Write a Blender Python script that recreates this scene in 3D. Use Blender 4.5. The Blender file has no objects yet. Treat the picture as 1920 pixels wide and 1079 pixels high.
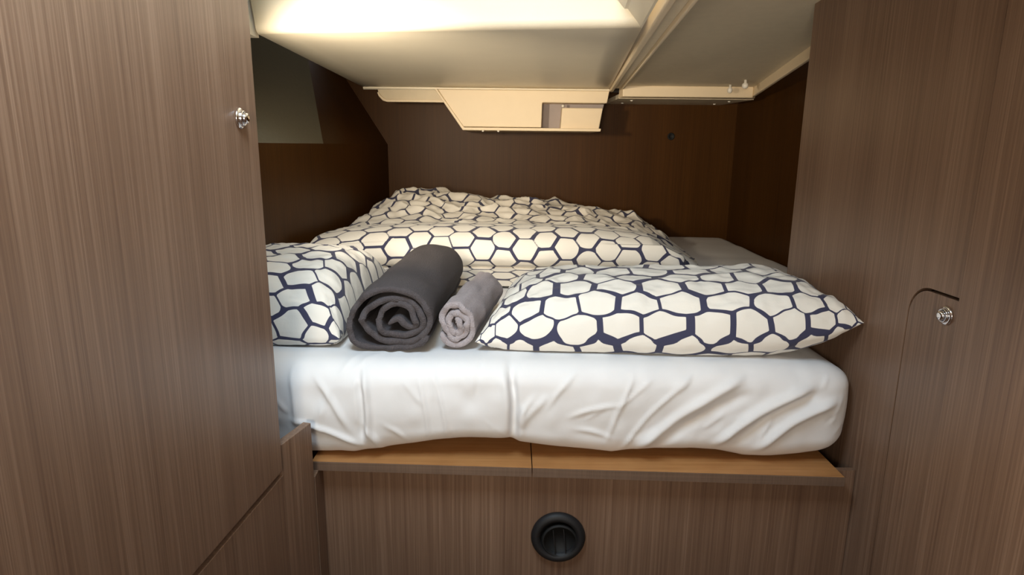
import bpy, bmesh, math, random
import numpy as np
from mathutils import Matrix, Vector

# ------------------------------------------------------------------ camera
S = bpy.context.scene
COL = S.collection
cd = bpy.data.cameras.new('camera')
cam = bpy.data.objects.new('camera', cd)
COL.objects.link(cam)
cd.sensor_fit = 'HORIZONTAL'
cd.sensor_width = 36.0
cd.lens = 1200.0 / 1920.0 * 36.0
cd.clip_start = 0.02
cam.matrix_world = Matrix((
    (0.99994682, -0.01031253, 0.0, 0.0),
    (0.00222521, 0.21576549, -0.97644268, 0.0),
    (0.01006959, 0.97639075, 0.21577696, 1.4),
    (0, 0, 0, 1)))
S.camera = cam

# ------------------------------------------------------------------ world, lights, exposure
w = bpy.data.worlds.new('world')
S.world = w
w.use_nodes = True
bg = w.node_tree.nodes['Background']
bg.inputs['Color'].default_value = (1.0, 0.95, 0.90, 1)
bg.inputs['Strength'].default_value = 0.36


def area(name, loc, target, size, size_y, power, col):
    l = bpy.data.lights.new(name, 'AREA')
    l.shape = 'RECTANGLE'
    l.size, l.size_y, l.energy, l.color = size, size_y, power, col
    o = bpy.data.objects.new(name, l)
    COL.objects.link(o)
    o.location = loc
    o.rotation_euler = (Vector(target) - Vector(loc)).to_track_quat('-Z', 'Y').to_euler()
    return o


# daylight coming down through the deck hatch over the doorway
area('hatch_daylight', (-0.20, 0.50, 2.03), (-0.24, 0.80, 1.2), 0.30, 0.42, 10.0, (0.68, 0.86, 1.0))
# warm ceiling lamp by the doorway, under the deck
area('ceiling_lamp', (0.06, 0.36, 1.985), (0.20, 0.75, 1.2), 0.14, 0.14, 7.0, (1.0, 0.82, 0.60))
# added warm fill behind the viewer, brightening the ceiling underside and box
area('warm_fill', (-0.22, -0.75, 1.40), (0.10, 2.0, 1.66), 0.35, 0.35, 3.8, (1.0, 0.86, 0.67)).data.spread = math.radians(66)
# warm reading lamp on the bulkhead behind the locker
area('reading_lamp', (-0.47, 1.06, 1.50), (0.10, 2.5, 1.36), 0.07, 0.07, 2.3, (1.0, 0.84, 0.62)).data.spread = math.radians(84)

S.view_settings.view_transform = 'Standard'
S.view_settings.look = 'None'
S.view_settings.gamma = 1.0
S.view_settings.use_curve_mapping = False
S.view_settings.exposure = 0.34


# ------------------------------------------------------------------ materials
def new_mat(name):
    m = bpy.data.materials.new(name)
    m.use_nodes = True
    nt = m.node_tree
    return m, nt, nt.nodes['Principled BSDF']


def srgb(r, g, b):
    f = lambda c: (c / 255 / 12.92) if c / 255 <= 0.04045 else ((c / 255 + 0.055) / 1.055) ** 2.4
    return (f(r), f(g), f(b), 1)


def plain(name, col, rough=0.5, metal=0.0, noise=0.04, scale=30.0, bump=0.0, bscale=200.0, coat=0.0):
    m, nt, p = new_mat(name)
    p.inputs['Roughness'].default_value = rough
    p.inputs['Metallic'].default_value = metal
    p.inputs['Coat Weight'].default_value = coat
    tc = nt.nodes.new('ShaderNodeTexCoord')
    n = nt.nodes.new('ShaderNodeTexNoise')
    n.inputs['Scale'].default_value = scale
    n.inputs['Detail'].default_value = 3
    nt.links.new(tc.outputs['Object'], n.inputs['Vector'])
    r = nt.nodes.new('ShaderNodeValToRGB')
    r.color_ramp.elements[0].color = tuple(c * (1 - noise * 2) for c in col[:3]) + (1,)
    r.color_ramp.elements[1].color = tuple(min(1, c * (1 + noise * 2)) for c in col[:3]) + (1,)
    nt.links.new(n.outputs['Fac'], r.inputs['Fac'])
    nt.links.new(r.outputs['Color'], p.inputs['Base Color'])
    if bump:
        n2 = nt.nodes.new('ShaderNodeTexNoise')
        n2.inputs['Scale'].default_value = bscale
        n2.inputs['Detail'].default_value = 4
        nt.links.new(tc.outputs['Object'], n2.inputs['Vector'])
        b = nt.nodes.new('ShaderNodeBump')
        b.inputs['Strength'].default_value = bump
        b.inputs['Distance'].default_value = 0.004
        nt.links.new(n2.outputs['Fac'], b.inputs['Height'])
        nt.links.new(b.outputs['Normal'], p.inputs['Normal'])
    return m


def wood(name, dark, mid, light, rough=0.38, spec=0.5, grain=(210, 210, 2.0), fine=(800, 800, 4)):
    """striped laminate with the grain running up the boards"""
    m, nt, p = new_mat(name)
    tc = nt.nodes.new('ShaderNodeTexCoord')

    def layer(sc, det, dist):
        mp = nt.nodes.new('ShaderNodeMapping')
        mp.inputs['Scale'].default_value = sc
        n = nt.nodes.new('ShaderNodeTexNoise')
        n.inputs['Scale'].default_value = 1.0
        n.inputs['Detail'].default_value = det
        n.inputs['Roughness'].default_value = 0.6
        n.inputs['Distortion'].default_value = dist
        nt.links.new(tc.outputs['Object'], mp.inputs['Vector'])
        nt.links.new(mp.outputs['Vector'], n.inputs['Vector'])
        return n.outputs['Fac']
    a = layer(grain, 4, 0.15)
    b = layer(fine, 2, 0.0)
    c = layer((14, 14, 0.5), 2, 0.0)
    mx = nt.nodes.new('ShaderNodeMath'); mx.operation = 'MULTIPLY_ADD'
    mx.inputs[1].default_value = 0.45
    nt.links.new(b, mx.inputs[0])
    ad = nt.nodes.new('ShaderNodeMath'); ad.operation = 'MULTIPLY'
    ad.inputs[1].default_value = 0.55
    nt.links.new(a, ad.inputs[0])
    nt.links.new(ad.outputs[0], mx.inputs[2])
    m3 = nt.nodes.new('ShaderNodeMath'); m3.operation = 'MULTIPLY_ADD'
    m3.inputs[1].default_value = 0.30
    nt.links.new(c, m3.inputs[0])
    nt.links.new(mx.outputs[0], m3.inputs[2])
    r = nt.nodes.new('ShaderNodeValToRGB')
    e = r.color_ramp.elements
    e[0].position, e[0].color = 0.46, dark
    e[1].position, e[1].color = 0.86, light
    k = e.new(0.64); k.color = mid
    nt.links.new(m3.outputs[0], r.inputs['Fac'])
    nt.links.new(r.outputs['Color'], p.inputs['Base Color'])
    p.inputs['Roughness'].default_value = rough
    p.inputs['Specular IOR Level'].default_value = spec
    bp = nt.nodes.new('ShaderNodeBump')
    bp.inputs['Strength'].default_value = 0.08
    bp.inputs['Distance'].default_value = 0.001
    nt.links.new(mx.outputs[0], bp.inputs['Height'])
    nt.links.new(bp.outputs['Normal'], p.inputs['Normal'])
    return m


def printed(name, white, navy):
    """white cotton with a printed navy web; the print comes from the mesh attribute"""
    m, nt, p = new_mat(name)
    at = nt.nodes.new('ShaderNodeAttribute')
    at.attribute_name = 'print_field'
    r = nt.nodes.new('ShaderNodeValToRGB')
    e = r.color_ramp.elements
    e[0].position, e[0].color = 0.485, white
    e[1].position, e[1].color = 0.515, navy
    nt.links.new(at.outputs['Fac'], r.inputs['Fac'])
    nt.links.new(r.outputs['Color'], p.inputs['Base Color'])
    p.inputs['Roughness'].default_value = 0.85
    p.inputs['Sheen Weight'].default_value = 0.15
    tc = nt.nodes.new('ShaderNodeTexCoord')
    n = nt.nodes.new('ShaderNodeTexNoise')
    n.inputs['Scale'].default_value = 60
    n.inputs['Detail'].default_value = 4
    nt.links.new(tc.outputs['Object'], n.inputs['Vector'])
    b = nt.nodes.new('ShaderNodeBump')
    b.inputs['Strength'].default_value = 0.25
    b.inputs['Distance'].default_value = 0.004
    nt.links.new(n.outputs['Fac'], b.inputs['Height'])
    nt.links.new(b.outputs['Normal'], p.inputs['Normal'])
    return m


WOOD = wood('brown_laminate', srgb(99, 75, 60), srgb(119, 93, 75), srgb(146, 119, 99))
WOOD_SHADED = wood('brown_laminate_shaded', srgb(58, 34, 10), srgb(69, 42, 14), srgb(80, 50, 18), rough=0.42, spec=0.12)  # same brown laminate, with the cabin interior's shade put into the colour
LEDGE = wood('orange_plywood', srgb(152, 104, 60), srgb(170, 120, 72), srgb(186, 138, 88), rough=0.45, grain=(3, 160, 160), fine=(8, 600, 600))
EDGE = wood('ledge_edging', srgb(92, 74, 62), srgb(106, 86, 72), srgb(120, 98, 82), grain=(2, 2, 160))
CREAM = plain('cream_gelcoat', srgb(234, 225, 204), 0.42, noise=0.02, scale=8, bump=0.05, bscale=300)
LINER = plain('cream_headliner', srgb(216, 203, 178), 0.7, noise=0.03, scale=40, bump=0.15, bscale=500)
CREAM2 = plain('cream_moulding', srgb(232, 214, 184), 0.5, noise=0.02, scale=20)
LINING = plain('grey_hull_lining', srgb(112, 108, 92), 0.95, noise=0.06, scale=120, bump=0.3, bscale=500)
DARKGAP = plain('dark_gap', srgb(30, 22, 18), 0.9)
BLACK = plain('black_plastic', srgb(24, 23, 25), 0.6, noise=0.05, scale=60)
BLACK2 = plain('black_duct', srgb(7, 7, 8), 0.7)
CHROME = plain('polished_chrome', srgb(232, 232, 236), 0.08, metal=1.0, noise=0.01)
SHEET = plain('white_cotton_sheet', srgb(224, 224, 226), 0.75, noise=0.01, scale=15, bump=0.12, bscale=45)
PRINT = printed('printed_cotton', srgb(228, 224, 216), srgb(52, 53, 80))
TOWEL_D = plain('charcoal_terry', srgb(76, 71, 74), 0.95, noise=0.12, scale=160, bump=0.7, bscale=420)
TOWEL_L = plain('light_grey_terry', srgb(160, 152, 156), 0.95, noise=0.10, scale=160, bump=0.7, bscale=420)
FLOOR = wood('floor_boards', srgb(90, 66, 48), srgb(118, 88, 64), srgb(140, 108, 80), grain=(90, 2, 90), fine=(400, 4, 400))
RECESS = plain('mauve_grey_plastic', srgb(158, 146, 142), 0.6)
WHITE = plain('white_plastic', srgb(240, 236, 226), 0.35)


# ------------------------------------------------------------------ mesh helpers
def link(o, parent=None):
    COL.objects.link(o)
    if parent is not None:
        o.parent = parent
    return o


def mesh_obj(name, V, Fc, mat, parent=None, smooth=False, loc=None):
    V = np.asarray(V, float)
    if loc is None and parent is None:
        lo, hi = V.min(0), V.max(0)
        loc = ((lo[0] + hi[0]) / 2, (lo[1] + hi[1]) / 2, lo[2])
    off = np.array(loc if loc is not None else (0, 0, 0), float)
    if parent is not None:
        off = np.array(parent.get('_o', (0, 0, 0)), float)
        p = parent.parent
        while p is not None:
            p = p.parent
    me = bpy.data.meshes.new(name)
    me.from_pydata((V - off).tolist(), [], Fc)
    me.update()
    bm = bmesh.new(); bm.from_mesh(me)
    bmesh.ops.recalc_face_normals(bm, faces=bm.faces)
    bm.to_mesh(me); bm.free()
    if smooth:
        me.polygons.foreach_set('use_smooth', [True] * len(me.polygons))
    me.materials.append(mat)
    o = bpy.data.objects.new(name, me)
    link(o, parent)
    if parent is None:
        o.location = off
    o['_o'] = tuple(off)
    return o


def empty(name, loc):
    o = bpy.data.objects.new(name, None)
    o.empty_display_size = 0.05
    o.location = loc
    link(o)
    o['_o'] = tuple(loc)
    return o


def tag(o, label=None, cat=None, group=None, kind=None):
    if label: o['label'] = label
    if cat: o['category'] = cat
    if group: o['group'] = group
    if kind: o['kind'] = kind
    return o


def prism(pts, z0, z1):
    """plan polygon pulled up from z0 to z1"""
    n = len(pts)
    V = [(x, y, z0) for x, y in pts] + [(x, y, z1) for x, y in pts]
    Fc = [list(range(n))[::-1], list(range(n, 2 * n))]
    Fc += [[i, (i + 1) % n, n + (i + 1) % n, n + i] for i in range(n)]
    return V, Fc


def prism_y(pts, y0, y1):
    n = len(pts)
    V = [(x, y0, z) for x, z in pts] + [(x, y1, z) for x, z in pts]
    Fc = [list(range(n)), list(range(n, 2 * n))[::-1]]
    Fc += [[i, (i + 1) % n, n + (i + 1) % n, n + i] for i in range(n)]
    return V, Fc


def prism_x(pts, x0, x1):
    n = len(pts)
    V = [(x0, y, z) for y, z in pts] + [(x1, y, z) for y, z in pts]
    Fc = [list(range(n)), list(range(n, 2 * n))[::-1]]
    Fc += [[i, (i + 1) % n, n + (i + 1) % n, n + i] for i in range(n)]
    return V, Fc


def join(*parts):
    V, Fc = [], []
    for v, f in parts:
        k = len(V)
        V += list(map(tuple, v)); Fc += [[i + k for i in q] for q in f]
    return V, Fc


def boxm(x0, x1, y0, y1, z0, z1):
    return prism([(x0, y0), (x1, y0), (x1, y1), (x0, y1)], z0, z1)


def slab(a, b, th, z0, z1, side=1):
    """upright board from plan point a to b, thickness to one side"""
    a, b = np.array(a, float), np.array(b, float)
    d = (b - a) / np.linalg.norm(b - a)
    n = np.array([-d[1], d[0]]) * th * side
    return prism([tuple(a), tuple(b), tuple(b + n), tuple(a + n)], z0, z1)


def bevel(o, wd=0.002, seg=2):
    m = o.modifiers.new('bevel', 'BEVEL')
    m.width, m.segments, m.limit_method = wd, seg, 'ANGLE'
    return o


def grid_faces(nr, nc, wrap=False):
    Fc = []
    for i in range(nr - 1):
        for j in range(nc if wrap else nc - 1):
            k = (j + 1) % nc
            Fc.append([i * nc + j, i * nc + k, (i + 1) * nc + k, (i + 1) * nc + j])
    return Fc


def lathe(profile, n=32):
    """profile of (radius, height) about +Z"""
    V, m = [], len(profile)
    for r, h in profile:
        for k in range(n):
            a = 2 * math.pi * k / n
            V.append((r * math.cos(a), r * math.sin(a), h))
    Fc = grid_faces(m, n, True)
    if profile[0][0] > 1e-6: Fc.append(list(range(n))[::-1])
    if profile[-1][0] > 1e-6: Fc.append([(m - 1) * n + k for k in range(n)])
    return V, Fc


def xform(vf, M):
    return [tuple(M @ Vector(v)) for v in vf[0]], vf[1]


# ---- value noise on numpy arrays
def vnoise(x, y, seed=0):
    xi, yi = np.floor(x).astype(np.int64), np.floor(y).astype(np.int64)
    fx, fy = x - xi, y - yi
    fx, fy = fx * fx * (3 - 2 * fx), fy * fy * (3 - 2 * fy)

    def h(a, b):
        q = (a * 374761393 + b * 668265263 + seed * 1442695041) & 0xFFFFFFFF
        q = ((q ^ (q >> 13)) * 1274126177) & 0xFFFFFFFF
        return ((q ^ (q >> 16)) & 0xFFFF) / 32767.5 - 1.0
    return (h(xi, yi) * (1 - fx) + h(xi + 1, yi) * fx) * (1 - fy) + (h(xi, yi + 1) * (1 - fx) + h(xi + 1, yi + 1) * fx) * fy


def hash01(*ks):
    q = np.zeros_like(ks[0], dtype=np.int64) + 1013904223
    for i, k in enumerate(ks):
        q = (q * 1664525 + (k.astype(np.int64) + 7919) * (374761393 + 2 * i * 668265263)) & 0xFFFFFFFF
        q = ((q ^ (q >> 13)) * 1274126177) & 0xFFFFFFFF
    return ((q ^ (q >> 16)) & 0xFFFF) / 65535.0


def honeycomb(u, v, pitch, seed=0, jit=0.13, thin=0.0018, thick=0.009):
    """irregular honeycomb: negative inside a white cell, positive on the navy web.
    cells sit in rows along u, each row shifted by half a cell"""
    sv = pitch * 0.87
    row0 = np.round(v / sv).astype(np.int64)
    best = None
    cand = []
    for dr in (-2, -1, 0, 1, 2):
        r = row0 + dr
        sh = np.where(r % 2 == 0, 0.0, 0.5)
        c0 = np.round(u / pitch - sh).astype(np.int64)
        for dc in (-2, -1, 0, 1, 2):
            c = c0 + dc
            s = np.full_like(c, seed)
            cx = (c + sh + (hash01(c, r, s) - 0.5) * 2 * jit) * pitch
            cy = (r + (hash01(c, r, s + 1) - 0.5) * 2 * jit) * sv
            cand.append((c, r, cx, cy, (u - cx) ** 2 + (v - cy) ** 2))
    D = np.stack([q[4] for q in cand])
    bi = D.argmin(0)
    pick = lambda k: np.take_along_axis(np.stack([q[k] for q in cand]), bi[None], 0)[0]
    bc, br, bx, by = pick(0), pick(1), pick(2), pick(3)
    d = np.full_like(u, -1.0)
    for c, r, cx, cy, _ in cand:
        dx, dy = cx - bx, cy - by
        L = np.hypot(dx, dy)
        same = L < 1e-9
        L = np.where(same, 1, L)
        t = thin + (thick - thin) * hash01(bc, br, c, r) ** 2.2
        dd = ((u - bx) * dx + (v - by) * dy) / L - L / 2 + t
        d = np.maximum(d, np.where(same, -1, dd))
    rad = np.hypot(u - bx, v - by) - pitch * (0.500 + 0.05 * hash01(bc, br, np.full_like(bc, seed + 5)))
    return np.maximum(d, rad)


def set_print(o, field):
    at = o.data.attributes.new('print_field', 'FLOAT', 'POINT')
    at.data.foreach_set('value', np.clip(0.5 + np.asarray(field, np.float32) / 0.02, 0, 1).ravel())


def smooth01(x, a, b):
    t = np.clip((x - a) / (b - a), 0, 1)
    return t * t * (3 - 2 * t)


# ------------------------------------------------------------------ the setting
BED, PLAT = 1.01, 0.822
CEIL = 1.62

tag(mesh_obj('floor', *boxm(-1.0, 1.1, -1.6, 2.95, -0.03, 0.0), FLOOR), kind='structure')

# aft wall
tag(mesh_obj('wall_aft', *boxm(-0.95, 1.08, 2.9, 2.93, 0.0, 1.85), WOOD_SHADED), kind='structure')

# port side behind the locker: wooden panel below, flared hull lining above
pl = empty('wall_port', (-0.63, 2.0, 0.8)); tag(pl, kind='structure')


def hull_strip(ya, yb, z0, z1, out, yb_top=None):
    """piece of the flared hull side between two stations"""
    xw = lambda y: -0.70 + 0.0758 * (y - 1.0)
    yt = yb if yb_top is None else yb_top[1]
    ya_t = ya if yb_top is None else yb_top[0]
    P = [(xw(ya), ya, z0), (xw(yb), yb, z0), (xw(yt) - out, yt, z1), (xw(ya_t) - out, ya_t, z1)]
    Q = [(x - 0.02, y, z) for x, y, z in P]
    return P + Q, [[0, 1, 2, 3], [7, 6, 5, 4], [0, 4, 5, 1], [1, 5, 6, 2], [2, 6, 7, 3], [3, 7, 4, 0]]


mesh_obj('side_panel', *hull_strip(0.95, 2.9, 0.0, 1.402, 0.0), WOOD_SHADED, pl)
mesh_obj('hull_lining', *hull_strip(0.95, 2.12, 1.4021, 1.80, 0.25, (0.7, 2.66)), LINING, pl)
mesh_obj('upper_panel', *hull_strip(2.12, 2.9, 1.4021, 1.80, 0.25, (2.66, 2.9)), WOOD_SHADED, pl)

# bulkhead closing the locker, hidden edge of the berth opening
tag(mesh_obj('wall_port_bulkhead', *boxm(-0.80, -0.402, 1.0, 1.02, 0.0, 2.0), WOOD), kind='structure')

# low board beside the berth, below the locker door
xd = lambda y: -0.376 - 0.0728 * (0.967 - y)
lowa = prism([(xd(-1.3) - 0.003, -1.3), (xd(0.975) - 0.003, 0.975), (xd(0.975) - 0.018, 0.975), (xd(-1.3) - 0.018, -1.3)], 0.0, 0.860)
lowb = prism([(-0.3785, 0.975), (-0.3565, 1.062), (-0.371, 1.066), (-0.394, 0.975)], 0.0, 0.914)
bevel(tag(mesh_obj('wall_port_low', *join(lowa, lowb), WOOD), kind='structure'), 0.001)

# tall locker door on the port side, with a push-button latch
dr = empty('door_1', (-0.40, 0.5, 0.872)); tag(dr, kind='structure')
bevel(mesh_obj('door_leaf', *prism([(xd(-0.6), -0.6), (xd(0.967), 0.967), (xd(0.967) - 0.02, 0.969), (xd(-0.6) - 0.02, -0.6)], 0.872, 1.995), WOOD, dr), 0.0015)


def push_button(name, parent, loc, nx):
    """chrome push-button latch: flange, collar ring and domed plunger, facing along nx"""
    M = Matrix.Translation(loc) @ Vector((nx, 0, 0)).to_track_quat('Z', 'Y').to_matrix().to_4x4()
    kb = mesh_obj(name, *xform(lathe([(0.0135, 0), (0.0145, 0.0006), (0.0142, 0.0022), (0.0115, 0.0036), (0.0095, 0.0036), (0.0095, 0.001)], 40), M), CHROME, parent, True)
    mesh_obj('collar', *xform(lathe([(0.0102, 0.0005), (0.0106, 0.006), (0.0094, 0.0078), (0.0082, 0.0068), (0.008, 0.001)], 40), M), CHROME, kb, True)
    mesh_obj('plunger', *xform(lathe([(0.0076, 0.0005), (0.0076, 0.009), (0.0066, 0.0115), (0.0035, 0.0122), (0.0, 0.0123)], 40), M), CHROME, kb, True)
    return kb


push_button('push_button', dr, (xd(0.915) + 0.0002, 0.915, 1.434), 1)

# starboard partition beside the berth, holding a flush door with a rounded corner
XR = 0.64
YE = 1.465
wr = empty('wall_starboard', (XR, 1.2, 0.0)); tag(wr, kind='structure')
SY, SZ, RC, GAP = 1.003, 1.194, 0.047, 0.003


def corner(y0, z1, r, n=10):
    return [(y0 - r + r * math.cos(a), z1 - r + r * math.sin(a)) for a in np.linspace(0, math.pi / 2, n)]


out = [(SY, 0.0)] + corner(SY, SZ, RC) + [(0.889, SZ)]
far_pts = [(0.889, 0.0 + 2.0), (YE, 2.0), (YE, 0.0)] + out
mesh_obj('partition', *prism_x(far_pts, XR, XR + 0.025), WOOD, wr)
bevel(mesh_obj('end_return', *boxm(XR + 0.025, 1.06, YE - 0.022, YE, 0.0, 2.0), WOOD_SHADED, wr), 0.001)
mesh_obj('backing', *boxm(XR + 0.02, XR + 0.03, 0.86, 1.06, 0.0, 1.25), DARKGAP, wr)
near = slab((XR - 0.002, 0.889), (XR + 0.10, -1.3), 0.025, 0.0, 2.0, 1)
mesh_obj('near_panel', *near, WOOD, wr)
d2 = empty('door_2', (XR, 1.0, 0.0)); tag(d2, kind='structure')
dp = [(SY - GAP, 0.0)] + corner(SY - GAP, SZ - GAP * 1.6, RC - GAP) + [(0.890, SZ - GAP * 1.6), (0.890, 0.0)]
mesh_obj('door_leaf', *prism_x(dp, XR, XR + 0.02), WOOD, d2)
push_button('push_button', d2, (XR - 0.0002, 0.912, 1.163), -1)

# inner starboard side of the berth
tag(mesh_obj('wall_starboard_inner', *slab((1.0, 1.5), (0.975, 2.9), 0.03, 0.0, 1.85, -1), WOOD_SHADED), kind='structure')

# deck above everything, with an open hatch over the doorway
dk = empty('deck', (0, 1, 2.0)); tag(dk, kind='structure'); dk.name = 'ceiling_deck'
mesh_obj('deck_plate', *join(boxm(-1.0, 1.1, 0.76, 2.95, 2.0, 2.04), boxm(-1.0, 1.1, -0.6, 0.28, 2.0, 2.04),
                            boxm(-1.0, -0.36, 0.28, 0.76, 2.0, 2.04), boxm(0.12, 1.1, 0.28, 0.76, 2.0, 2.04)), CREAM, dk)

# moulded headliner: low underside aft, rising face forward
hl = empty('ceiling', (-0.1, 2.0, CEIL)); tag(hl, kind='structure')
prof = [(0.0, 0.012), (0.0, 0.004), (0.003, 0.0), (0.012, 0.0)]          # rear lip: distance from back edge, height
NB = 14
Lb, Rb = np.array([-0.59, 2.61]), np.array([0.372, 2.61])
Lf, Rf = np.array([-0.528, 1.40]), np.array([0.240, 1.285])
rows = []
for t in np.linspace(0, 1, 12):
    rows.append((t, 0.0))
fil = [(1 + 0.020 * math.sin(a) / 1.3, 0.020 * (1 - math.cos(a))) for a in np.linspace(0, math.pi / 2, 7)[1:]]
rows += fil
rows += [(fil[-1][0] + 0.02 * k, fil[-1][1] + 0.06 * k) for k in range(1, 7)]
V = []
for t, h in rows:
    for s in np.linspace(0, 1, NB):
        a, b = Lb + (Lf - Lb) * t, Rb + (Rf - Rb) * t
        q = a + (b - a) * s
        V.append((q[0], q[1], CEIL + h))
nv = len(V)
Fc = grid_faces(len(rows), NB)
hm = mesh_obj('headliner', V, Fc, CREAM, hl, True)
mesh_obj('recess_side', *boxm(-0.56, -0.535, 0.99, 1.42, CEIL - 0.004, 2.0), CREAM, hl)
sm = hm.modifiers.new('thick', 'SOLIDIFY'); sm.thickness = 0.012; sm.offset = -1
# lip along the rear of the headliner and its port edge
mesh_obj('rear_lip', *prism_x([(2.600, CEIL + 0.012), (2.600, CEIL - 0.005), (2.606, CEIL - 0.009), (2.614, CEIL - 0.006), (2.616, CEIL + 0.012)], -0.588, 0.372), CREAM, hl)
# coved corner beside the rail
g0, g1 = np.array([0.243, 1.287]), np.array([0.150, 0.30])
V = []
for off, h in [(0.0, 0.0), (-0.004, 0.001), (-0.030, 0.030), (-0.036, 0.030), (-0.060, 0.055), (-0.23, 0.36)]:
    for p in (g0, g1):
        V.append((p[0] + off, p[1] + (0.03 if p is g0 else 0), CEIL + h))
mesh_obj('corner_cove', V, grid_faces(6, 2), CREAM, hl)
# starboard headliner panel
sp = [(0.235, 0.55), (0.64, 0.55), (0.64, 1.47), (0.76, 1.50), (0.90, 2.52), (0.392, 2.52), (0.30, 1.40)]
sv, sf = prism(sp, CEIL + 0.004, CEIL + 0.02)
tilt = lambda y: 0.075 * (2.52 - y)
mesh_obj('side_headliner', [(x, y, z + tilt(y)) for x, y, z in sv], sf, LINER, hl)
mesh_obj('front_fascia', *boxm(0.178, 0.638, 0.535, 0.548, CEIL - 0.010, 1.998), CREAM, hl)

# rail between the two headliner panels
rl = empty('trim_1', (0.30, 1.6, CEIL)); tag(rl, kind='structure')


def rail(xa, xb, z0, z1, name, mat):
    P0, P1 = (0.231 - 0.0936 * 0.5, 0.547), (0.377, 2.607)
    V, Fc = prism([(P0[0] + xa, P0[1]), (P0[0] + xb, P0[1]), (P1[0] + xb, P1[1]), (P1[0] + xa, P1[1])], z0, z1)
    return mesh_obj(name, V, Fc, mat, rl)


bevel(rail(-0.004, 0.010, CEIL - 0.010, CEIL + 0.02, 'rail_lip', CREAM2), 0.003)
rail(0.0105, 0.0355, CEIL + 0.002, CEIL + 0.16, 'channel', LINER)
bevel(rail(0.036, 0.043, CEIL - 0.008, CEIL + 0.02, 'rail_lip', CREAM2), 0.002)
mesh_obj('channel_end', *boxm(0.386, 0.412, 2.585, 2.60, CEIL - 0.012, CEIL + 0.004), DARKGAP, rl)

# thin trim aft on the port side
t2 = empty('trim_2', (-0.42, 2.60, 1.57)); tag(t2, kind='structure')
mesh_obj('trim_board', *prism_y([(-0.536, 1.615), (-0.530, 1.590), (-0.515, 1.573), (-0.498, 1.568), (-0.25, 1.568), (-0.25, 1.615)], 2.62, 2.66), LINER, t2)
bevel(mesh_obj('trim_lip', *prism_y([(-0.536, 1.600), (-0.530, 1.586), (-0.515, 1.570), (-0.498, 1.565), (-0.25, 1.565), (-0.25, 1.574), (-0.498, 1.575), (-0.510, 1.579), (-0.524, 1.591), (-0.530, 1.603)], 2.608, 2.63), CREAM2, t2), 0.002)

# starboard pelmet under the side headliner
t3 = empty('trim_3', (0.65, 2.6, 1.585)); tag(t3, kind='structure')
bevel(mesh_obj('pelmet_face', *prism([(0.408, 2.50), (0.895, 2.50), (0.915, 2.53), (0.925, 2.57), (0.404, 2.57)], 1.586, 1.626), CREAM2, t3), 0.003)
mesh_obj('pelmet_underside', *prism([(0.404, 2.57), (0.925, 2.57), (0.90, 2.90), (0.40, 2.90)], 1.584, 1.60), LINER, t3)
for x, y in ((0.47, 2.66), (0.46, 2.82), (0.86, 2.66), (0.85, 2.82)):
    mesh_obj('screw_cap', *xform(lathe([(0.006, 0.0), (0.005, 0.003), (0.0, 0.004)], 12), Matrix.Translation((x, y, 1.584)) @ Matrix.Rotation(math.pi, 4, 'X')), WHITE, t3, True)

# sloping edge trim along the starboard side of the headliner
tv, tf = slab((0.76, 1.52), (0.902, 2.53), 0.012, CEIL - 0.028, CEIL + 0.02, -1)
t4 = mesh_obj('trim_4', [(x, y, z + tilt(y)) for x, y, z in tv], tf, CREAM2); tag(t4, kind='structure')
bevel(t4, 0.003)

# ------------------------------------------------------------------ ceiling box with a recess
vb = empty('ceiling_box', (0.07, 2.70, 1.459))
tag(vb, 'cream moulded ceiling box with slanted end and square recess', 'ceiling box')
bevel(mesh_obj('box_body', *prism_y([(-0.295, 1.612), (-0.200, 1.472), (0.108, 1.472), (0.110, 1.566), (0.360, 1.566), (0.368, 1.612)], 2.57, 2.89), CREAM2, vb), 0.003)
mesh_obj('recess_back', *prism_y([(0.108, 1.466), (0.340, 1.466), (0.360, 1.566), (0.110, 1.566)], 2.66, 2.89), RECESS, vb)
bevel(mesh_obj('recess_cover', *prism_y([(0.184, 1.466), (0.336, 1.466), (0.349, 1.549), (0.189, 1.549)], 2.60, 2.66), CREAM2, vb), 0.003)
bevel(mesh_obj('bottom_lip', *prism_y([(-0.306, 1.612), (-0.296, 1.612), (-0.193, 1.470), (0.340, 1.470), (0.338, 1.459), (-0.198, 1.459)], 2.562, 2.89), CREAM2, vb), 0.002)
for x in (-0.12, -0.06):
    mesh_obj('screw_cap', *xform(lathe([(0.005, 0.0), (0.0045, 0.004), (0.0, 0.006)], 12), Matrix.Translation((x, 2.575, 1.459)) @ Matrix.Rotation(math.pi, 4, 'X')), WHITE, vb, True)
mesh_obj('screw_cap', *xform(lathe([(0.006, 0.0), (0.005, 0.004), (0.0, 0.006)], 12), Matrix.Translation((0.192, 2.60, 1.556)) @ Matrix.Rotation(math.pi / 2, 4, 'X')), WHITE, vb, True)


# two round pegs on the headliner
def peg(x, y, r):
    return mesh_obj('ceiling_peg', *xform(lathe([(r * .45, 0), (r * .45, 0.010), (r * .9, 0.013), (r, 0.020), (r * .8, 0.027), (0, 0.030)], 20),
                    Matrix.Translation((x, y, CEIL + 0.004 + tilt(y))) @ Matrix.Rotation(math.pi, 4, 'X')), WHITE, None, True)


tag(peg(0.815, 2.36, 0.011), 'larger round white peg on the ceiling panel above the pelmet', 'peg', 'round ceiling pegs')
tag(peg(0.795, 2.46, 0.009), 'smaller round white peg set close against the pelmet', 'peg', 'round ceiling pegs')

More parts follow.
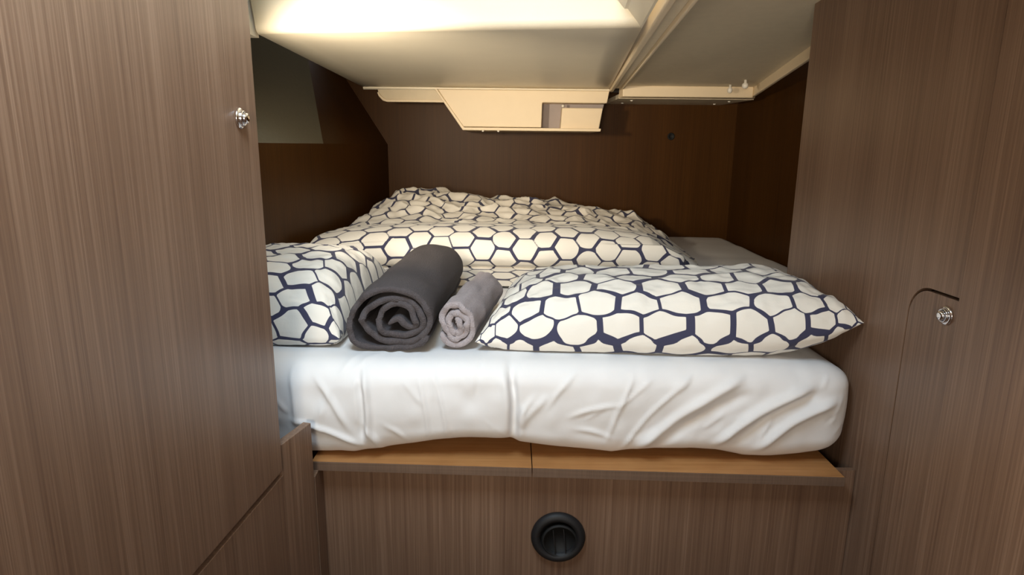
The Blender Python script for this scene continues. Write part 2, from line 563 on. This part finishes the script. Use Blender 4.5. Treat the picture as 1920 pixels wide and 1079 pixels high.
# small grommet in the aft wall
gr = mesh_obj('cable_grommet', *xform(lathe([(0.016, 0.0), (0.016, 0.002), (0.012, 0.004), (0.010, 0.001), (0.0, 0.001)], 20),
              Matrix.Translation((0.694, 2.9, 1.449)) @ Matrix.Rotation(math.pi / 2, 4, 'X')), BLACK2, None, True)
tag(gr, 'small round black grommet in the shaded brown rear wall', 'grommet')

# ------------------------------------------------------------------ bunk base
bb = empty('bunk_base', (0.1, 1.08, 0.0))
tag(bb, 'brown wooden bunk base with an orange plywood ledge under the mattress', 'bunk')
mesh_obj('front_panel', *prism([(-0.3605, 1.1245), (XR - 0.001, 1.0843), (XR - 0.001, 1.1043), (-0.3605, 1.1445)], 0.0, PLAT - 0.016), WOOD, bb)
ye = lambda x: 1.0788 - 0.040 * (x - 0.04)


def ledge_board(x0, x1):
    b = mesh_obj('board', *prism([(x0, ye(x0)), (x1, ye(x1)), (x1, 2.0), (x0, 2.0)], PLAT - 0.016, PLAT), LEDGE, bb)
    mesh_obj('edging', *prism([(x0, ye(x0) - 0.003), (x1, ye(x1) - 0.003), (x1, ye(x1) - 0.0002), (x0, ye(x0) - 0.0002)], PLAT - 0.017, PLAT - 0.0005), EDGE, b)
    return b


ledge_board(-0.370, 0.0395)
ledge_board(0.0415, 0.604)
mesh_obj('end_post', *boxm(0.6055, XR - 0.001, 1.0845, 1.0955, PLAT - 0.0159, PLAT - 0.002), WOOD, bb)
mesh_obj('rear_support', *boxm(-0.50, 0.95, 2.0, 2.86, PLAT - 0.03, PLAT), WOOD_SHADED, bb)
mesh_obj('side_support', *boxm(-0.62, -0.373, 1.16, 2.0, PLAT - 0.03, PLAT), WOOD_SHADED, bb)

mesh_obj('low_board_end', *prism([(-0.3563, 1.0665), (-0.3607, 1.1445), (-0.370, 1.1445), (-0.3705, 1.0672)], 0.0, PLAT - 0.0165), WOOD, bb)  # lower end of the port low board, parented to the bunk

# round air outlet in the bunk front
VY = 1.124 - 0.0403 * (0.094 + 0.346)
VM = Matrix.Translation((0.094, VY - 0.0006, 0.664)) @ Matrix.Rotation(0.0365, 4, 'Z').inverted() @ Matrix.Rotation(math.pi / 2, 4, 'X')
av = empty('air_vent', (0.094, VY, 0.612))
tag(av, 'round black plastic air vent in the bunk front', 'vent')
mesh_obj('flange', *xform(lathe([(0.0515, 0.0), (0.0525, 0.004), (0.050, 0.010), (0.044, 0.0135), (0.038, 0.0125), (0.0335, 0.004), (0.0335, 0.0)], 56), VM), BLACK, av, True)
ball = Matrix.Translation((0.003, -0.006, 0.0))
bl = mesh_obj('nozzle', *xform(lathe([(0.0355, 0.003), (0.0350, 0.008), (0.0325, 0.0115), (0.0305, 0.011), (0.0295, 0.002), (0.0, 0.0015)], 48), VM @ ball), BLACK2, av, True)
for xo in (-0.0105, 0.0095):
    v = boxm(xo - 0.0009, xo + 0.0009, -0.026, 0.026, 0.002, 0.0098)
    mesh_obj('louvre', *xform(v, VM @ ball @ Matrix.Rotation(0.10, 4, 'Z')), BLACK, bl)

# ------------------------------------------------------------------ mattress under its white sheet
HEM = [(-0.9, 0.818), (-0.426, 0.822), (-0.366, 0.829), (-0.316, 0.833), (-0.256, 0.843), (-0.196, 0.853), (-0.146, 0.863), (-0.096, 0.868), (-0.002, 0.869), (0.018, 0.862),
       (0.093, 0.851), (0.142, 0.847), (0.192, 0.842), (0.232, 0.848), (0.341, 0.851), (0.391, 0.848), (0.442, 0.838), (0.492, 0.836), (0.541, 0.842), (0.599, 0.851), (0.638, 0.864), (0.9, 0.865)]
FOLDS = [(-.277, .986, -.276, .860, .006, -.006), (-.266, .991, -.264, .860, .006, .006), (-.401, .997, -.394, .897, .005, .004), (-.354, .983, -.299, .888, .006, .004),
         (-.394, .903, -.282, .854, .006, .005), (-.168, .985, -.151, .868, .004, .003), (-.139, .988, -.116, .872, .004, .003), (-.269, .892, -.245, .841, .006, .005),
         (-.229, .895, -.195, .864, .005, .003), (0, .998, .005, .866, .008, -.016), (-.013, .994, -.002, .889, .012, .003), (.008, .895, .041, .953, .006, .004),
         (.011, .889, .071, .959, .008, .003), (.236, .849, .420, .990, .010, .007), (.380, .865, .545, .976, .010, .009), (.460, .856, .590, .949, .010, .009),
         (.273, .853, .434, .963, .010, -.004), (.418, .866, .561, .964, .010, -.005), (.209, .848, .323, .988, .004, .003), (.180, .871, .222, .990, .004, .003),
         (.068, .936, .115, .993, .005, .003), (.110, .917, .194, .940, .005, .003), (.122, .891, .182, .875, .005, .003), (-.311, .991, -.274, 1.029, .006, .004),
         (-.288, .998, -.230, 1.030, .006, .004), (-.236, 1.014, -.191, 1.033, .005, .003)]


def rounded_box(lo, hi, r, sx, sy, sz):
    """six welded grids pushed out to a rounded box; returns verts, faces, unit normals"""
    lo, hi, r = np.array(lo), np.array(hi), np.array(r)
    ax = [np.linspace(lo[i], hi[i], n) for i, n in enumerate((sx, sy, sz))]
    V, Fc, idx = [], [], {}

    def vid(i, j, k):
        key = (i, j, k)
        if key not in idx:
            idx[key] = len(V)
            V.append((ax[0][i], ax[1][j], ax[2][k]))
        return idx[key]
    n = (sx, sy, sz)
    for d in range(3):
        a, b = [(1, 2), (2, 0), (0, 1)][d]
        for e in (0, n[d] - 1):
            for i in range(n[a] - 1):
                for j in range(n[b] - 1):
                    q = []
                    for di, dj in ((0, 0), (1, 0), (1, 1), (0, 1)):
                        t = [0, 0, 0]; t[d] = e; t[a] = i + di; t[b] = j + dj
                        q.append(vid(*t))
                    Fc.append(q if e else q[::-1])
    P = np.array(V)
    rr = np.array([r[0], r[1], r[2]])
    Q = np.clip(P, lo + rr, hi - rr)
    D = (P - Q) / rr
    L = np.linalg.norm(D, axis=1, keepdims=True); L[L == 0] = 1
    # keep flat areas flat, round only edges
    D = D / L
    return Q + D * rr, Fc, D


P, Fc, N = rounded_box((-0.66, 1.098, 0.832), (0.632, 2.885, BED), (0.055, 0.05, 0.042), 340, 140, 46)
# the hem of the sheet hangs in a wavy line
hem = np.interp(P[:, 0], [h[0] for h in HEM], [h[1] for h in HEM])
fr = smooth01(-P[:, 1], -1.5, -1.15)
hemz = np.maximum(0.8235, 0.827 + (hem - 0.840) * fr)
P[:, 2] = hemz + (P[:, 2] - 0.832) / (BED - 0.832) * (BED - hemz)
front = smooth01(-P[:, 1], -1.20, -1.13)
disp = np.zeros(len(P))
zu = P[:, 2] + np.maximum(0, P[:, 1] - 1.13) * 0.35
for x0, z0, x1, z1, wd, amp in FOLDS:
    d = np.array([x1 - x0, z1 - z0]); L = np.hypot(*d); d /= L
    qx, qz = P[:, 0] - x0, zu - z0
    s = qx * d[0] + qz * d[1]
    bend = 0.012 * np.sin(np.clip(s / L, 0, 1) * math.pi)
    t = -qx * d[1] + qz * d[0] - bend * (1 if x0 > 0.2 else 0.3)
    fade = smooth01(s, -0.02, 0.03) * (1 - smooth01(s, L - 0.03, L + 0.02))
    disp += 1.35 * amp * np.exp(-(t / (wd * 0.9)) ** 2) * fade
rng = random.Random(4)
for k in range(46):
    x0, z0 = rng.uniform(-0.55, 0.6), rng.uniform(0.86, 0.98)
    a = rng.uniform(0.5, 1.3) if x0 > 0.02 else rng.uniform(1.2, 2.5)
    L = rng.uniform(0.02, 0.07)
    d = np.array([math.cos(a), math.sin(a)])
    qx, qz = P[:, 0] - x0, zu - z0
    sx_ = qx * d[0] + qz * d[1]
    tx_ = -qx * d[1] + qz * d[0]
    disp += rng.uniform(-0.0022, 0.0028) * np.exp(-(tx_ / rng.uniform(0.003, 0.006)) ** 2) * smooth01(sx_, -0.01, 0.01) * (1 - smooth01(sx_, L - 0.01, L + 0.01))
disp += 0.003 * vnoise(P[:, 0] * 14, P[:, 2] * 22, 3) + 0.0015 * vnoise(P[:, 0] * 40, P[:, 2] * 35, 4)
disp += 0.006 * np.exp(-((P[:, 2] - 0.93) / 0.05) ** 2)
P[:, 1] -= disp * front
top = smooth01(P[:, 2], 0.96, 1.0)
P[:, 2] += top * (0.002 * vnoise(P[:, 0] * 12, P[:, 1] * 12, 5)) * (0.3 + 0.7 * (1 - front)) + top * 0.35 * disp * smooth01(-P[:, 1], -1.3, -1.16) - top * 0.004 * np.exp(-(P[:, 0] / 0.012) ** 2) * smooth01(-P[:, 1], -1.2, -1.12)
# aft half widens to starboard, port edge follows the hull
wid = smooth01(P[:, 1], 1.49, 1.58)
P[:, 0] += wid * 0.335 * smooth01(P[:, 0], 0.25, 0.60)
P[:, 0] += np.maximum(0, (P[:, 1] - 1.1)) * 0.072 * smooth01(-P[:, 0], 0.2, 0.66)
mt = mesh_obj('mattress', P, Fc, SHEET, None, True)
tag(mt, 'thick mattress in a creased white fitted sheet on the bunk', 'mattress')


# ------------------------------------------------------------------ pillows
def pillow(name, corners, T, Tb, size, pitch, seed, rot=False, n=(230, 170), pat_off=(0.0, 0.0), sag=0.0, wr=0.004, lift=0.0, floor=BED + 0.003):
    FL, FR, BR, BL = [np.array(c, float) for c in corners]
    nu, nv = n
    A, B = np.meshgrid(np.linspace(-1, 1, nu), np.linspace(-1, 1, nv))
    U, Vv = np.sin(A * math.pi / 2 * 0.93) / math.sin(math.pi / 2 * 0.93), np.sin(B * math.pi / 2 * 0.93) / math.sin(math.pi / 2 * 0.93)
    up = U * (1 - 0.045 * (1 - Vv ** 2))
    vp = Vv * (1 - 0.055 * (1 - U ** 2))
    s, t = ((up + 1) / 2)[..., None], ((vp + 1) / 2)[..., None]
    mid = (FL * (1 - s) + FR * s) * (1 - t) + (BL * (1 - s) + BR * s) * t
    mid[..., 2] += lift * s[..., 0] ** 7
    pr = (np.clip(1 - np.abs(U) ** 5.5, 0, 1) * np.clip(1 - np.abs(Vv) ** 3.4, 0, 1)) ** 0.55
    edge = np.exp(-((1 - np.abs(U)) / 0.10) ** 2) + np.exp(-((1 - np.abs(Vv)) / 0.14) ** 2)
    pu, pv = A * size[0] / 2 * 1.10, B * size[1] / 2 * 1.18
    ripple = wr * vnoise(pu * 26, pv * 26, seed) + wr * 0.5 * vnoise(pu * 60, pv * 60, seed + 1) \
        + wr * 1.1 * edge * vnoise(np.where(np.abs(U) > np.abs(Vv), pv, pu) * 48, np.where(np.abs(U) > np.abs(Vv), pu, pv) * 9, seed + 2)
    inner = np.clip(pr * 2.5, 0, 1)
    top = mid.copy(); top[..., 2] += T * pr + ripple * inner
    bot = mid.copy(); bot[..., 2] -= Tb * pr - ripple * 0.5 * inner
    bot[..., 2] = np.maximum(bot[..., 2], floor + 0.001 + 0.002 * (1 - inner))
    top[..., 2] = np.maximum(top[..., 2], bot[..., 2] + 0.0005)
    Pt = np.concatenate([top.reshape(-1, 3), bot.reshape(-1, 3)])
    f1 = grid_faces(nv, nu)
    k = nu * nv
    Fc = f1 + [[i + k for i in q][::-1] for q in f1]
    rim = [j for j in range(nu)] + [i * nu + nu - 1 for i in range(1, nv)] + [(nv - 1) * nu + j for j in range(nu - 2, -1, -1)] + [i * nu for i in range(nv - 2, 0, -1)]
    for i in range(len(rim)):
        a, b = rim[i], rim[(i + 1) % len(rim)]
        Fc.append([a, b, b + k, a + k])
    fu, fv = (pv, pu) if rot else (pu, pv)
    fld = honeycomb(fu + pat_off[0], fv + pat_off[1], pitch, seed)
    # the underside mirrors round the front seam so the print runs on
    pvb = -size[1] * 1.18 - pv
    fub, fvb = (pvb, pu) if rot else (pu, pvb)
    fldb = honeycomb(fub + pat_off[0], fvb + pat_off[1], pitch, seed)
    o = mesh_obj(name, Pt, Fc, PRINT, None, True)
    set_print(o, np.concatenate([fld.ravel(), fldb.ravel()]))
    return o


b = BED
p1 = pillow('pillow', [(-0.070, 1.176, b + 0.022), (0.636, 1.116, b + 0.040), (0.625, 1.46, b + 0.040), (-0.015, 1.56, b + 0.030)],
            0.101, 0.060, (0.72, 0.44), 0.066, 11, lift=0.045, n=(330, 230))
tag(p1, 'long plump pillow in navy honeycomb print lying beside the grey towel', 'pillow')
p2 = pillow('pillow', [(-0.66, 1.175, b + 0.030), (-0.333, 1.185, b + 0.022), (-0.312, 1.62, b + 0.050), (-0.615, 1.63, b + 0.060)],
            0.117, 0.060, (0.36, 0.56), 0.066, 23, rot=True, n=(200, 280))
tag(p2, 'honeycomb print pillow tucked behind the locker door beside the dark towel', 'pillow')

# ------------------------------------------------------------------ duvet, folded over at the front
CT = [(1.745, .006), (1.80, .014), (1.86, .020), (1.925, .022), (1.930, .026), (1.908, .036), (1.888, .060), (1.893, .092), (1.925, .124), (1.99, .140), (2.08, .139),
      (2.19, .132), (2.26, .140), (2.32, .158), (2.38, .168), (2.46, .182), (2.56, .196), (2.66, .190), (2.75, .155), (2.82, .095), (2.845, .012)]
CT = np.array(CT)


def catmull(Pc, n):
    L = np.r_[0, np.cumsum(np.hypot(*np.diff(Pc, axis=0).T))]
    out = []
    Q = np.vstack([2 * Pc[0] - Pc[1], Pc, 2 * Pc[-1] - Pc[-2]])
    for s in np.linspace(0, L[-1], n):
        i = min(max(np.searchsorted(L, s) - 1, 0), len(L) - 2)
        t = (s - L[i]) / (L[i + 1] - L[i])
        p0, p1, p2, p3 = Q[i], Q[i + 1], Q[i + 2], Q[i + 3]
        out.append(0.5 * (2 * p1 + (p2 - p0) * t + (2 * p0 - 5 * p1 + 4 * p2 - p3) * t * t + (3 * p1 - p0 - 3 * p2 + p3) * t ** 3))
    return np.array(out), np.linspace(0, L[-1], n)


NR, NC = 330, 380
cv, arc = catmull(CT, NR)
A = np.linspace(0, 1, NC)
yy = cv[:, 0][:, None] + np.zeros((1, NC))
zz = cv[:, 1][:, None] + np.zeros((1, NC))
ss = arc[:, None] + np.zeros((1, NC))
aa = A[None, :] + np.zeros((NR, 1))
xl = np.interp(cv[:, 0], [1.74, 1.95, 2.15, 2.3, 2.85], [-0.60, -0.612, -0.60, -0.58, -0.53])[:, None]
xr = np.interp(cv[:, 0], [1.74, 1.95, 2.1, 2.3, 2.85], [0.30, 0.60, 0.62, 0.66, 0.62])[:, None]
xx = xl + (xr - xl) * aa
back = smooth01(yy, 2.12, 2.40)
# height over the width: hump to port, falling away to starboard
hb = np.interp(xx, [-0.62, -0.54, -0.45, -0.30, -0.10, 0.10, 0.30, 0.45, 0.55, 0.66], [0.52, 0.76, 1.00, 1.00, 0.88, 0.84, 0.72, 0.58, 0.38, 0.02])
hf = np.interp(xx, [-0.62, -0.58, -0.50, -0.3, 0.25, 0.42, 0.54, 0.62], [0.70, 0.86, 0.95, 1.0, 1.0, 0.86, 0.42, 0.02])
hf[:, :] = np.where(yy < 1.93, np.where(ss < arc[-1] * 0.22, np.minimum(1, hf * 1.3), hf), hf)
zz = zz * (hf * (1 - back) + hb * back)
yy = yy + 0.018 * vnoise(xx * 5, yy * 3, 41) * smooth01(yy, 1.76, 1.95) - 0.02 * smooth01(xx, 0.3, 0.6) * (1 - back) - 0.10 * smooth01(-xx, 0.32, 0.60) * (1 - back)
amp = 0.3 + 0.7 * back
crump = 0.016 * vnoise(xx * 9 + yy * 4, yy * 13, 51) + 0.009 * vnoise(xx * 20 - yy * 8, yy * 26, 52) + 0.004 * vnoise(xx * 45, yy * 50, 53)
ridge = 0.018 * (1 - np.abs(vnoise(xx * 5 + yy * 7, yy * 9 - xx * 2, 54))) ** 3
zz = zz + (crump + ridge) * amp * np.clip(zz / 0.06, 0, 1) * np.where(back > 0.02, 1, 0.30)
zz = np.maximum(zz, 0.003)
side = np.minimum(aa, 1 - aa)
zz = zz * smooth01(side, -0.002, 0.02) + 0.002
top3 = np.stack([xx, np.minimum(yy, 2.875), BED + zz], -1)
Pd = top3.reshape(-1, 3)
# the lining side lies flat on the sheet
rimi = [j for j in range(NC)] + [i * NC + NC - 1 for i in range(1, NR)] + [(NR - 1) * NC + j for j in range(NC - 2, -1, -1)] + [i * NC for i in range(NR - 2, 0, -1)]
Fd = grid_faces(NR, NC)
dv = mesh_obj('duvet', Pd, Fd, PRINT, None, True)
set_print(dv, honeycomb(ss.ravel() + 0.02, (xx).ravel() * 1.0 + 0.6, 0.073, 31, jit=0.10, thick=0.0075))
tag(dv, 'rumpled duvet in navy honeycomb print folded at the back of the bed', 'duvet')


# ------------------------------------------------------------------ rolled towels
def towel(name, front, rear, rw, rh, thick, turns, mat, seed, crumple, r_in, path=None):
    """a spiral of cloth with real thickness, laid along front -> rear on the sheet"""
    n = int(turns * 64)
    th = np.linspace(0, turns * 2 * math.pi, n)
    f = th / th[-1]
    r = r_in + (1 - r_in) * f ** 0.9
    c = r[:, None] * np.stack([np.cos(-th + 3.6 + turns * 6.2832), np.sin(-th + 3.6 + turns * 6.2832)], 1)
    k = crumple * (1 - f) ** 0.7 * np.clip((1 - f) * 6, 0, 1)
    wob = k * vnoise(th * 1.15, th * 0 + 3.3, seed) + 0.5 * k * vnoise(th * 2.7, th * 0 + 9.1, seed + 1)
    c = c * (1 + wob[:, None])
    cx, cz = c[:, 0] * (rw - thick / 2), c[:, 1] * (rh - thick / 2)
    if path is not None:
        c, _ = catmull(np.array(path, float), n)
        cx, cz = c[:, 0] * rw, c[:, 1] * rh
    tx, tz = np.gradient(cx), np.gradient(cz)
    L = np.hypot(tx, tz)
    nx, nz = -tz / L, tx / L
    tk = thick * (1 + 0.12 * vnoise(th * 2.0, th * 0 + 1.7, seed + 2)) / 2
    tk[:4] *= np.array([.35, .7, .9, 1]); tk[-4:] *= np.array([1, .9, .7, .35])
    ring = np.concatenate([np.stack([cx + nx * tk, cz + nz * tk], 1), np.stack([cx - nx * tk, cz - nz * tk], 1)[::-1]])
    m = len(ring)
    fr_, re_ = np.array(front, float), np.array(rear, float)
    steps = [0.0, 0.004, 0.012, 0.03] + list(np.linspace(0.06, 0.94, 30)) + [0.97, 0.988, 0.996, 1.0]
    shrink = {0: 0.86, 1: 0.95, 2: 0.99}
    V = []
    d = re_ - fr_
    lat = np.array([d[1], -d[0], 0]) / np.hypot(d[0], d[1])
    ctr = np.stack([np.r_[cx, cx[::-1]], np.r_[cz, cz[::-1]]], 1)
    for i, t in enumerate(steps):
        e = min(i, len(steps) - 1 - i)
        q = ctr + (ring - ctr) * shrink.get(e, 1.0)
        base = fr_ + d * t
        push = 0.004 * vnoise(np.full(m, t * 7.0), np.arctan2(q[:, 1], q[:, 0]) * 1.5, seed + 4)
        rad = np.hypot(q[:, 0], q[:, 1]) + 1e-6
        q = q * (1 + push / np.maximum(rad, 0.02))[:, None]
        z = np.maximum(q[:, 1], -rh * 0.985)
        lay = 0.006 * vnoise(ctr[:, 0] * 60, ctr[:, 1] * 60, seed + 6) * (1 if t < 0.1 else 0)
        V += [tuple(base + lat * a + np.array([0, 0, rh + bz]) + d / np.linalg.norm(d) * l) for a, bz, l in zip(q[:, 0], z, lay)]
    Fc = grid_faces(len(steps), m, True)
    last = (len(steps) - 1) * m
    for i in range(n - 1):
        Fc.append([i, m - 1 - i, m - 2 - i, i + 1])
        Fc.append([last + i, last + i + 1, last + m - 2 - i, last + m - 1 - i])
    return mesh_obj(name, V, Fc, mat, None, True)


LOOSE = [(-.02, -.15), (.19, 0), (.35, -.17), (.49, -.26), (.61, -.15), (.53, .08), (.46, .34), (.19, .47), (-.03, .40), (-.22, .20), (-.24, -.18), (-.13, -.43), (.13, -.54),
         (.45, -.49), (.73, -.26), (.72, .11), (.48, .50), (0, .62), (-.38, .45), (-.61, .19), (-.60, -.17), (-.41, -.49), (-.08, -.72), (.35, -.735), (.68, -.60),
         (.89, -.22), (.86, .28), (.57, .73), (.05, .93), (-.46, .80), (-.80, .40), (-.93, -.15), (-.86, -.70), (-.45, -.92), (.25, -.93), (.70, -.79), (.90, -.50)]
t1 = towel('rolled_towel', (-0.232, 1.172, b + 0.004), (-0.215, 1.72, b + 0.004), 0.0825, 0.0625, 0.0125, 5.0, TOWEL_D, 5, 0.62, 0.26, LOOSE)
tag(t1, 'thick charcoal grey towel rolled up on the white sheet', 'towel')
t2_ = towel('rolled_towel', (-0.107, 1.185, b + 0.004), (-0.062, 1.50, b + 0.004), 0.042, 0.051, 0.0125, 2.7, TOWEL_L, 8, 0.30, 0.16)
tag(t2_, 'slim light grey rolled towel squeezed between charcoal towel and pillow', 'towel')

for o in bpy.data.objects:
    if '_o' in o: del o['_o']
